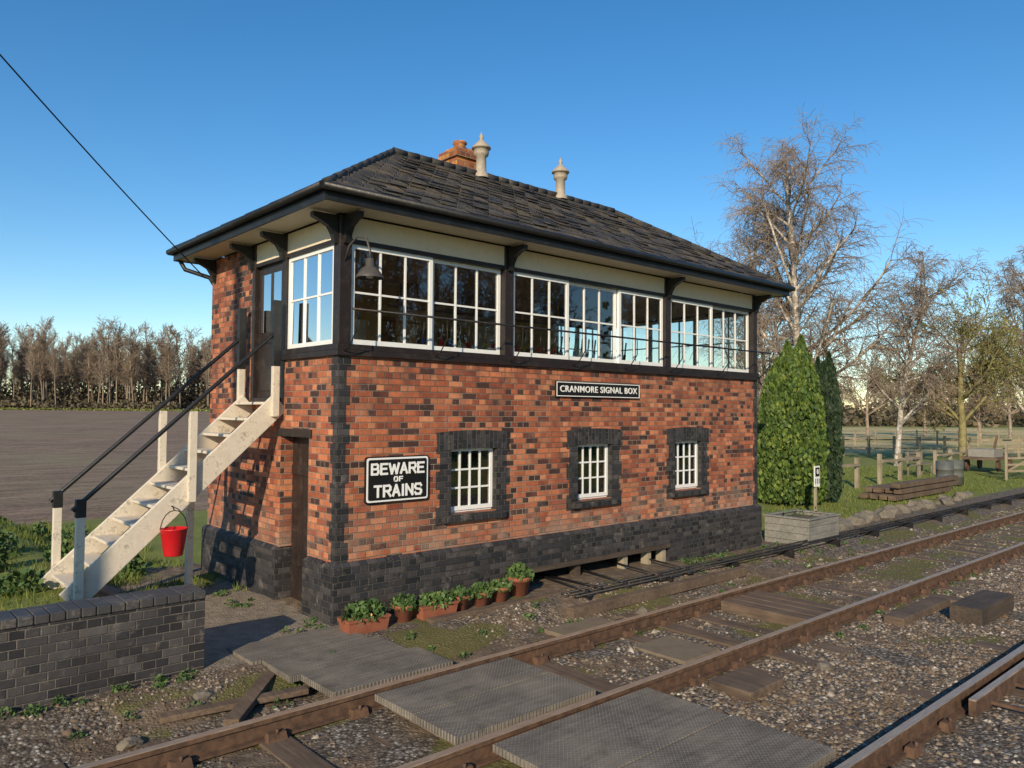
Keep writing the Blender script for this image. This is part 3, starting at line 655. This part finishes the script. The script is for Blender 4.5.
pots=[(.14,-.42,'t'),(.68,-.40,'p'),(1.12,-.42,'t'),(1.55,-.36,'p'),(1.88,-.38,'p'),(2.22,-.36,'p'),(2.60,-.30,'P')]
for x,y,t in pots:
    E=empty('flower_pot',(0,0,0)); b=MB(); z=h(x,y)-.01
    if t=='t': b.box(x-.24,x+.24,y-.10,y+.10,z,z+.15,taper=-.02); b.box(x-.27,x+.27,y-.13,y+.13,z+.15,z+.175); W=.26;top=z+.17
    else:
        s_=1.0 if t=='p' else 1.3
        b.lathe((x,y,z),[(0,0),(.085*s_,0),(.12*s_,.16*s_),(.135*s_,.16*s_),(.135*s_,.2*s_),(.115*s_,.2*s_),(.11*s_,.17*s_),(0,.17*s_)],20); W=.13*s_;top=z+.18*s_
    b.build('pot',TERRA,E)
    P=clump((x,y,top-.02),W+.03,random.uniform(.10,.24),240 if t!='t' else 420)
    if t=='t': P[:,1]=y+(P[:,1]-y)*.55
    leafobj('plant',P,.075,WEEDL,E,.5)
    P=clump((x,y,top+.04),W*.9,.12,3); leafobj('flowers',P,.04,FLOW,E,.5)
def blades(name,pts,hmin,hmax,mat,wd=.012):
    pts=np.asarray(pts,float); N=len(pts); hh_=np.random.uniform(hmin,hmax,N); a=np.random.uniform(0,6.28,N); lean=np.random.normal(0,.35,(N,2))*hh_[:,None]
    sd=np.stack([np.cos(a),np.sin(a),np.zeros(N)],1)*wd*.5
    tip=pts+np.stack([lean[:,0],lean[:,1],hh_],1); V=np.stack([pts-sd,pts+sd,tip],1).reshape(-1,3)
    return npmesh(name,V,np.arange(3*N).reshape(N,3),mat,None,np.repeat(np.random.rand(N),3))
def scat(n,x0,x1,y0,y1,fn=None,thr=.0,fs=1.2,off=0):
    out=[]
    for _ in range(n):
        x=random.uniform(x0,x1);y=random.uniform(y0,y1)
        if fn and not fn(x,y): continue
        if noise.noise(Vector((x*fs,y*fs,off)))<thr: continue
        out.append((x,y,h(x,y)-.005))
    return out
left=scat(14000,-9,-1.6,.0,11,lambda x,y: not(x>-2.3 and y<3.2),-.25)+scat(5000,-2,-.1,3.2,11)+scat(1500,-1.5,-.08,2.2,3.9,None,.0)
blades('grass',left,.05,.16,GRASSL,.014)
right=scat(24000,9.6,32,.3,9,None,-.3); blades('grass',right,.04,.12,GRASSL,.02)
mid=scat(30000,-4,14,-5.4,-.5,lambda x,y: mossm(x,y)>random.random()*1.3,-9)+scat(2500,4,22,-1.0,-.15,None,.0)+scat(9000,12,34,-5.4,-.6,lambda x,y: mossm(x,y)>random.random()*.8,-9)
mid=[q for q in mid if not(-1.4<q[0]<1.3 and q[1]<-.1)]
blades('trackside_moss_tufts',mid,.008,.035,MOSSL,.012)
wd=[]
for _ in range(34): 
    x=random.uniform(-6,-2.6); y=random.uniform(2.0,8.5); wd.append(clump((x,y,h(x,y)),random.uniform(.2,.45),random.uniform(.25,.75),200))
for _ in range(14):
    x=random.uniform(-3.0,-.4); y=random.uniform(4.2,8.5); wd.append(clump((x,y,h(x,y)),random.uniform(.15,.3),random.uniform(.15,.35),130))
leafobj('nettles',np.concatenate(wd),.085,WEEDL)
wd=[clump((x,y,h(x,y)),random.uniform(.04,.10),random.uniform(.03,.08),30) for x,y in [(random.uniform(-.6,-.1),random.choice([.1,1.6,2.2,2.9,3.4])+random.uniform(-.2,.2)) for _ in range(16)]+[(random.uniform(6.3,9.5),random.uniform(-.5,-.1)) for _ in range(30)]+[(random.uniform(-3.5,-1.8),-.65+random.uniform(-.1,.05)) for _ in range(16)]+[(random.uniform(-3,12),random.uniform(-1.9,-.9)) for _ in range(60)]+[(random.uniform(1.2,12),random.choice([-2.25,-3.35,-3.75])+random.uniform(-.1,.1)) for _ in range(30)]]
leafobj('ground_weeds',np.concatenate(wd),.035,WEEDL)

# ballast stones
P=[];S=[]
def addst(n,x0,x1,y0,y1,thr,s0,s1):
    for q in scat(n,x0,x1,y0,y1,None,thr,1.3,9):
        if -1.35<q[0]<1.2 and q[1]<-.1: continue
        if mossm(q[0],q[1])>random.random()*1.5: continue
        P.append(q); S.append(random.uniform(s0,s1))
addst(24000,-4,12,-5.4,-3.65,-.5,.010,.036); addst(15000,-4,12,-3.5,-1.3,-.15,.009,.030); addst(10000,12,34,-5.4,-1.2,-.3,.02,.04); addst(8000,1,10,-9,-5.6,-.6,.015,.035); addst(7000,-4,9,-1.4,-.5,-.15,.01,.028)
addst(380,-3,14,-5.4,-.8,-1,.035,.065)
P=np.array(P);S=np.array(S);N=len(P)
oct_=np.array([(1,0,0),(0,1,0),(-1,0,0),(0,-1,0),(0,0,.8),(0,0,-.6)],float)
a=np.random.uniform(0,6.28,N); ca,sa=np.cos(a),np.sin(a)
Vv=oct_[None]*np.random.uniform(.6,1.35,(N,6,1))*S[:,None,None]*np.stack([np.ones(N)*1.25,np.ones(N),np.random.uniform(.6,1,N)],1)[:,None,:]
X=Vv[:,:,0]*ca[:,None]-Vv[:,:,1]*sa[:,None]; Y=Vv[:,:,0]*sa[:,None]+Vv[:,:,1]*ca[:,None]
Vv=np.stack([X,Y,Vv[:,:,2]],2)+P[:,None,:]
of=np.array([(0,1,4),(1,2,4),(2,3,4),(3,0,4),(1,0,5),(2,1,5),(3,2,5),(0,3,5)])
Ff=(of[None]+np.arange(N)[:,None,None]*6).reshape(-1,3)
k=NT('ballast_stone'); at=k.attr('rnd'); c=k.ramp(at.outputs['Fac'],[(0,(.07,.05,.034)),(.4,(.16,.115,.078)),(.75,(.28,.225,.165)),(.96,(.42,.37,.30)),(1,(.62,.57,.49))]); k.col(k.mix(k.mr(k.noise(1.6,4),.4,.65,0,.6),c,(.13,.085,.045))); k.rough(.9)
npmesh('ballast',Vv.reshape(-1,3),Ff,k.m,None,np.repeat(np.random.rand(N),6))

# ---------------------------------------------------------------- right-hand clutter
PL=empty('timber_planter'); b=MB(); px,py=9.75,-.75; z=h0(px,py)-.05
for i in range(4):
    za_=z+i*.14; b.box(px,px+1.25,py,py+.035,za_,za_+.134); b.box(px,px+.035,py+.036,py+.9,za_,za_+.134); b.box(px+1.215,px+1.25,py+.036,py+.9,za_,za_+.134); b.box(px,px+1.25,py+.901,py+.935,za_,za_+.134)
b.box(px-.03,px+1.28,py-.03,py+.06,z+.56,z+.59); b.box(px-.03,px+.06,py+.061,py+.87,z+.56,z+.59); b.box(px+1.19,px+1.28,py+.061,py+.87,z+.56,z+.59); b.box(px-.03,px+1.28,py+.871,py+.96,z+.56,z+.59)
b.build('planks',wood('planter_grey_wood',(.16,.15,.13),(.30,.29,.26),0),PL,bevel=.004)
b=MB(); b.box(px+.05,px+1.2,py+.05,py+.88,z+.3,z+.5); b.build('soil',SLEEP,PL)
leafobj('shoots',clump((px+.6,py+.45,z+.5),.4,.3,60),.06,WEEDL,PL)
def sur(x,y,F):
    return FR(F,(x-512)/768*F)
def cypress(name,cx,cy,H,Rm,mat,n,seed,spires):
    np.random.seed(seed); E=empty(name); PP=[]
    for (ox,oy,hh_,rm) in spires:
        m=int(n*rm*hh_); t=np.random.rand(m)**.8; a=np.random.uniform(0,6.28,m)
        prof=np.interp(t,[0,.1,.4,.7,.88,1],[.8,1.0,.98,.78,.45,.02])
        lump=np.array([1+.42*noise.noise(Vector((math.cos(q)*1.8+seed+ox*9,math.sin(q)*1.8,s*6)))+.30*noise.noise(Vector((math.cos(q)*5+seed,math.sin(q)*5,s*13))) for q,s in zip(a,t)])
        rr=prof*Rm*rm*lump*np.random.uniform(.6,1.10,m); PP.append(np.stack([cx+ox+rr*np.cos(a),cy+oy+rr*np.sin(a),t*H*hh_],1))
    V,Fq,at_=leaves(np.concatenate(PP),.13,1.6); npmesh('foliage',V,Fq,mat,E,at_)
    b=MB()
    for (ox,oy,hh_,rm) in spires: b.lathe((cx+ox,cy+oy,-.1),[(.06,0),(.06,.2),(Rm*rm*.45,.3),(Rm*rm*.5,H*hh_*.4),(Rm*rm*.32,H*hh_*.7),(.03,H*hh_*.88)],12)
    b.build('trunk_core',CYPD,E)
c1=sur(790,0,21.5); cypress('golden_cypress_tree',c1[0],c1[1],4.6,.66,CYPL,20000,4,[(0,0,.93,1.0),(-.30,.22,.86,.72),(.26,-.20,1.0,.72),(.06,.10,.97,.7),(.42,-.36,.86,.55),(-.40,.38,.70,.5)])
c2=sur(824,0,22.3); cypress('dark_cypress_tree',c2[0],c2[1],4.2,.46,CYPD,15000,8,[(0,0,.93,.9),(.12,-.10,1,.65),(-.15,.1,.96,.6)])
E=empty('milepost_sign'); mx_,my_=sur(815,0,19.5); z=-.1
b=MB(); b.box(mx_-.03,mx_+.03,my_-.03,my_+.03,z,z+.7,0); b.box(mx_-.14,mx_+.14,my_-.05,my_-.031,z+.7,z+1.22,1); b.box(mx_-.10,mx_+.10,my_-.06,my_-.051,z+.96,z+1.18,2); b.build('post_and_plate',[POSTW,SIGNW,SIGNB],E)
text('figures','111',.18,(mx_,my_-.055,z+.83),SIGNB,E,bold=.002); text('zero','0',.18,(mx_,my_-.064,z+1.07),SIGNW,E)
def rocks(name,pts,s0,s1,mat):
    import bmesh
    bm=bmesh.new()
    for (x,y) in pts:
        r=bmesh.ops.create_icosphere(bm,subdivisions=2,radius=1); s=random.uniform(s0,s1); off=random.random()*50
        for v in r['verts']:
            nn_=1+.6*noise.noise(v.co*1.2+Vector((off,0,0))); v.co=Vector((v.co.x*s*nn_*1.25+x,v.co.y*s*nn_+y,v.co.z*s*nn_*.75+h0(x,y)+s*.2))
    me=bpy.data.meshes.new(name); bm.to_mesh(me); bm.free(); me.materials.append(mat); o_=bpy.data.objects.new(name,me); SC.collection.objects.link(o_)
ROCK=paint('rock',(.20,.17,.13),.9,.5,(.07,.065,.03),.7,bump=.6,scale=5)
rocks('rock_border',[(12+i*.42+random.uniform(-.15,.15),-.0+random.uniform(-.2,.2)+i*.02) for i in range(26)],.08,.24,ROCK)
rocks('loose_rocks',[(-1.9,-1.1),(3.3,-4.2),(3.6,-1.6),(-2.6,-1.5),(8.6,-.5)],.05,.10,ROCK)
b=MB()
for i in range(9): b.beam((19+random.uniform(-.4,.2),1.3+.28*(i%4),.0+.17*(i//4)),(23.5+random.uniform(-.5,.5),1.35+.28*(i%4),.0+.17*(i//4)),.22,.14)
b.build('timber_stack',SLEEP,bevel=.01)
FEN=empty('wooden_fence'); b=MB()
for i in range(9):
    x=17.5+i*2.1; y=3.4+.12*i; b.box(x-.06,x+.06,y-.06,y+.06,-.2,.95+random.uniform(-.08,.08))
    if i%3!=2 and i<8: b.beam((x+.05,y-.08,.75),(x+2.15,y+.04,.72),.03,.09)
b.build('posts_and_rails',POSTW,FEN)
FEN=empty('paddock_fence'); b=MB(); pp=None
for i in range(17):
    x,y=FR(44+i*.15,14.5+i*1.55); b.box(x-.06,x+.06,y-.06,y+.06,-.2,1.15+random.uniform(-.05,.05))
    if pp:
        for zz in (.45,.95): b.beam((pp[0],pp[1],zz),(x,y,zz),.03,.08)
    pp=(x,y)
b.build('posts_and_rails',POSTW,FEN)
b=MB()
for i in range(60):
    x,y=FR(60,6+i*1.6); b.box(x-.05,x+.05,y-.05,y+.05,-.2,1.2)
for zz in (.4,.75,1.1):
    a=FR(60,6);c=FR(60,102); b.tube([(a[0],a[1],zz),(c[0],c[1],zz)],.02,4)
b.build('wire_fence',POSTW)
BE=empty('garden_bench'); b=MB(); bx,by=sur(920,0,31)
for i in range(3): b.box(bx-.8,bx+.8,by-.2+i*.14,by-.08+i*.14,.42,.46)
for i in range(3): b.box(bx-.8,bx+.8,by+.24,by+.27,.55+i*.14,.65+i*.14)
for x in (-.7,.7): b.box(bx+x-.03,bx+x+.03,by-.2,by-.14,-.1,.42); b.box(bx+x-.03,bx+x+.03,by+.18,by+.238,-.1,.95); 
b.build('frame_and_slats',GREYW,BE)
TR=empty('platelayers_trolley'); b=MB(); tx,ty=sur(988,0,34)
b.box(tx-1.3,tx+1.3,ty-.7,ty+.7,.5,.62,0); b.box(tx-1.0,tx+.2,ty-.5,ty+.5,.62,.95,1); b.beam((tx+.5,ty,.62),(tx+1.2,ty,1.5),.08,.08,0)
for sx in (-.8,.8):
    for sy in (-.6,.6): b.tube([(tx+sx,ty+sy-.04,.25),(tx+sx,ty+sy+.04,.25)],.25,14,2)
b.build('body',[SLEEP,paint('faded_sheet',(.28,.26,.22)),RUST],TR)
GT=empty('field_gate'); b=MB(); gx,gy=sur(1005,0,30)
for zz in (.25,.5,.75,1.0,1.2): b.beam((gx,gy,zz),(gx+2.6,gy-.9,zz),.03,.08)
for t in (0,.5,1): b.box(gx+2.6*t-.04,gx+2.6*t+.04,gy-.9*t-.06,gy-.9*t+.02,-.1,1.35)
b.beam((gx,gy-.03,.25),(gx+2.6,gy-.93,1.2),.02,.07); b.build('bars',POSTW,GT)
for dx_,F_ in ((944,27),(954,27.6)):
    E=empty('oil_drum'); b=MB(); gx,gy=sur(dx_,0,F_); b.lathe((gx,gy,-.05),[(0,0),(.28,0),(.28,.28),(.295,.29),(.28,.31),(.28,.56),(.295,.57),(.28,.59),(.28,.86),(.26,.86),(.26,.84),(0,.84)],20); b.build('drum',paint('rusty_drum',(.10,.11,.10),.6,.3,(.20,.09,.04),.8),E)

# ---------------------------------------------------------------- trees
def tree_segs(seed,H,spec,r0,lean=0):
    rng=random.Random(seed); S=[]
    mx=len(spec)-1
    def rv(): return Vector((rng.gauss(0,1),rng.gauss(0,1),rng.gauss(0,1)))
    def br(p,d,Ln,r,lev):
        n,nch,wand,trop,start,ang,ratio=spec[lev]; sg=Ln/n
        for i in range(n):
            d=(d+rv()*wand+Vector((0,0,trop))).normalized(); p2=p+d*sg; r2=r*(1-.72/n); S.append((p,p2,r,r2)); 
            if lev<mx and (i+1)/n>start:
                for _ in range(nch):
                    ax=d.cross(rv()).normalized(); q=Matrix.Rotation(math.radians(rng.uniform(ang*.6,ang*1.3)),3,ax)@d
                    br(p2,q,Ln*ratio*rng.uniform(.6,1.15)*(1-.5*(i/n) if lev==0 else 1),max(r2*.55,.004),lev+1)
            p,r=p2,r2
    br(Vector((0,0,-.2)),Vector((lean,0,1)).normalized(),H,r0,0); return S
def segmesh(name,S,mat,loc,parent=None,rmin=.010,n=3):
    A=np.array([tuple(s[0]) for s in S]);B=np.array([tuple(s[1]) for s in S]); ra=np.maximum(np.array([s[2] for s in S]),rmin); rb=np.maximum(np.array([s[3] for s in S]),rmin)
    d=B-A; d/=np.linalg.norm(d,axis=1)[:,None]+1e-9; ref=np.where(np.abs(d[:,2:3])>.9,np.array([[1,0,0]]),np.array([[0,0,1]])); e=np.cross(d,ref); e/=np.linalg.norm(e,axis=1)[:,None]; g=np.cross(d,e)
    V=[]
    for (Q,r) in ((A,ra),(B,rb)):
        for j in range(n):
            t=2*math.pi*j/n; V.append(Q+(e*math.cos(t)+g*math.sin(t))*r[:,None])
    V=np.stack(V,1); N=len(S); F_=np.array([(j,(j+1)%n,n+(j+1)%n,n+j) for j in range(n)]); Fq=(F_[None]+np.arange(N)[:,None,None]*2*n).reshape(-1,4)
    o_=npmesh(name,V.reshape(-1,3),Fq,mat,parent); o_.location=loc; return o_
def tree(name,seed,H,spec,r0,mat,loc,rmin=.010,bud=None,lean=0,tmat=None):
    E=empty(name); S=tree_segs(seed,H,spec,r0,lean); big=[s for s in S if s[2]>.045]; sml=[s for s in S if s[2]<=.045]
    segmesh('trunk_and_limbs',big,tmat or mat,(loc[0],loc[1],0),E,.02,n=7); segmesh('twigs',sml,mat,(loc[0],loc[1],0),E,rmin)
    if bud:
        P=np.array([tuple(s[1]) for s in sml if s[2]<.012]); 
        if len(P)>bud[1]: P=P[np.random.choice(len(P),bud[1],False)]
        P=P+np.random.normal(0,.06,P.shape); o_=leafobj('buds',P,bud[2],bud[0],E); o_.location=(loc[0],loc[1],0)
#        n nch wand trop start ang ratio
BIRCH=[(13,3,.03,.04,.18,50,.46),(8,2,.10,.06,.15,44,.42),(6,3,.14,-.03,.1,42,.5),(5,0,.15,-.22,0,0,0)]
BIRCH2=[(12,3,.04,.03,.18,50,.48),(8,2,.10,.05,.2,44,.42),(5,3,.14,-.05,.1,42,.5),(5,0,.15,-.22,0,0,0)]
BUDM=leafm('spring_buds',[(.16,.11,.05),(.26,.19,.08),(.32,.27,.11)],.1); BUDG=leafm('spring_buds_green',[(.12,.14,.03),(.21,.21,.05),(.29,.27,.08)],.1)
tree('birch_tree',13,14.6,BIRCH,.24,BARKB,sur(806,0,39),.008,(BUDM,5000,.06),.0,BARKP)
tree('birch_tree',27,11.5,BIRCH2,.14,BARKB,sur(770,0,42),.008,(BUDM,2500,.06),-.05,BARKP)
tree('birch_tree',24,8.5,BIRCH2,.15,BARKB,sur(896,0,37),.008,(BUDM,3500,.05),.02,BARKP)
ROUND=[(5,5,.05,.03,.25,55,.72),(6,2,.12,.04,.2,45,.5),(5,2,.16,.03,.1,45,.5),(4,0,.18,.0,0,0,0)]
tree('willow_tree',31,5.6,ROUND,.22,BARKG,sur(962,0,37),.010,(BUDG,6000,.10))
tree('birch_tree',47,10.0,BIRCH2,.18,BARKB,sur(1030,0,42),.009,(BUDM,3000,.07),0,BARKP)
for sd,hx,xx,ff,bd in ((51,6.2,868,75,BUDM),(57,6.8,1010,80,BUDG),(59,6.0,770,70,BUDM),(61,5.5,925,85,BUDG),(63,5.0,980,68,BUDM)):
    tree('hawthorn_tree',sd,hx,ROUND,.18,BARKB,sur(xx,0,ff),.014,(bd,3000,.14))
WS=[(10,3,.03,.03,.35,34,.27),(5,2,.12,.10,.15,38,.5),(4,1,.2,.03,.2,40,.5),(2,0,.2,0,0,0,0)]
tm=[]
for i in range(7):
    S=tree_segs(100+i,20*random.uniform(.85,1.1),WS,.28); o_=segmesh('tmp',S,BARKW,(0,0,0),None,.04); tm.append(o_.data); bpy.data.objects.remove(o_)
def wood_belt(name,pos,s0,s1):
    E=empty(name)
    for j,(x,y) in enumerate(pos):
        o_=bpy.data.objects.new('bare_tree',random.choice(tm)); s=random.uniform(s0,s1); o_.location=(x,y,rise(x,y)); w_=s*random.uniform(.8,1.25); o_.scale=(w_,w_,s); o_.rotation_euler=(random.gauss(0,.03),random.gauss(0,.03),random.uniform(0,6.28)); SC.collection.objects.link(o_); o_.parent=E
    return E
E=wood_belt('distant_woodland',[FR(random.uniform(205,285),random.uniform(-205,-40)) for _ in range(300)],.74,1.08)
P=[]
for _ in range(1500):
    F_=random.uniform(225,300); R_=random.uniform(-235,-40); x,y=FR(F_,R_); P.append(clump((x,y,1.2),3.0,random.uniform(5,13),36))
for _ in range(350):
    F_=random.uniform(204,215); R_=random.uniform(-215,-40); x,y=FR(F_,R_); P.append(clump((x,y,1.4),2.2,random.uniform(1.5,4),36))
leafobj('understory',np.concatenate(P),1.0,HEDGEL,E)
P=[]
for _ in range(520):
    x,y=FR(196+random.uniform(-1,1),random.uniform(-200,-30)); P.append(clump((x,y,1.6),1.2,.6,25))
leafobj('distant_hedge',np.concatenate(P),.5,leafm('hedge_leaves_green',[(.09,.10,.02),(.16,.19,.035),(.24,.23,.06)],.1,.2))
E=wood_belt('distant_woodland',[FR(random.uniform(190,260),random.uniform(40,260)) for _ in range(140)],.35,.62)
P=[]
for _ in range(1100):
    F_=random.uniform(150,260); x,y=FR(F_,random.uniform(40,240)); P.append(clump((x,y,0),2.8,random.uniform(2,6),40))
leafobj('hedges',np.concatenate(P),1.2,HEDGEL,E)
E=wood_belt('lineside_trees',[(random.uniform(6,120),random.uniform(-50,-34)) for _ in range(80)],.6,.85)
P=[clump((random.uniform(4,120),random.uniform(-42,-34),0),2.2,random.uniform(6,13),70) for _ in range(240)]
leafobj('lineside_hedge',np.concatenate(P),.7,leafm('ivy_and_scrub',[(.03,.04,.012),(.07,.08,.02),(.13,.12,.04)],.1,.15),E)

# ---------------------------------------------------------------- overhead wire + pole
TP=empty('telegraph_pole'); b=MB(); p1=Vector((-11.5,-5.0,12.1)); p0=Vector((-.12,D-.02,4.46))
b.tube([(p1.x,p1.y,-.2),(p1.x,p1.y,12.4)],[.15,.10],12); b.build('pole',SLEEP,TP)
b=MB(); pts=[]
for i in range(31):
    t=i/30; q=p0.lerp(p1,t); q.z-=.45*4*t*(1-t); pts.append(q)
b.tube(pts,.009,6); b.build('wire',BLACK,TP)
print('done')
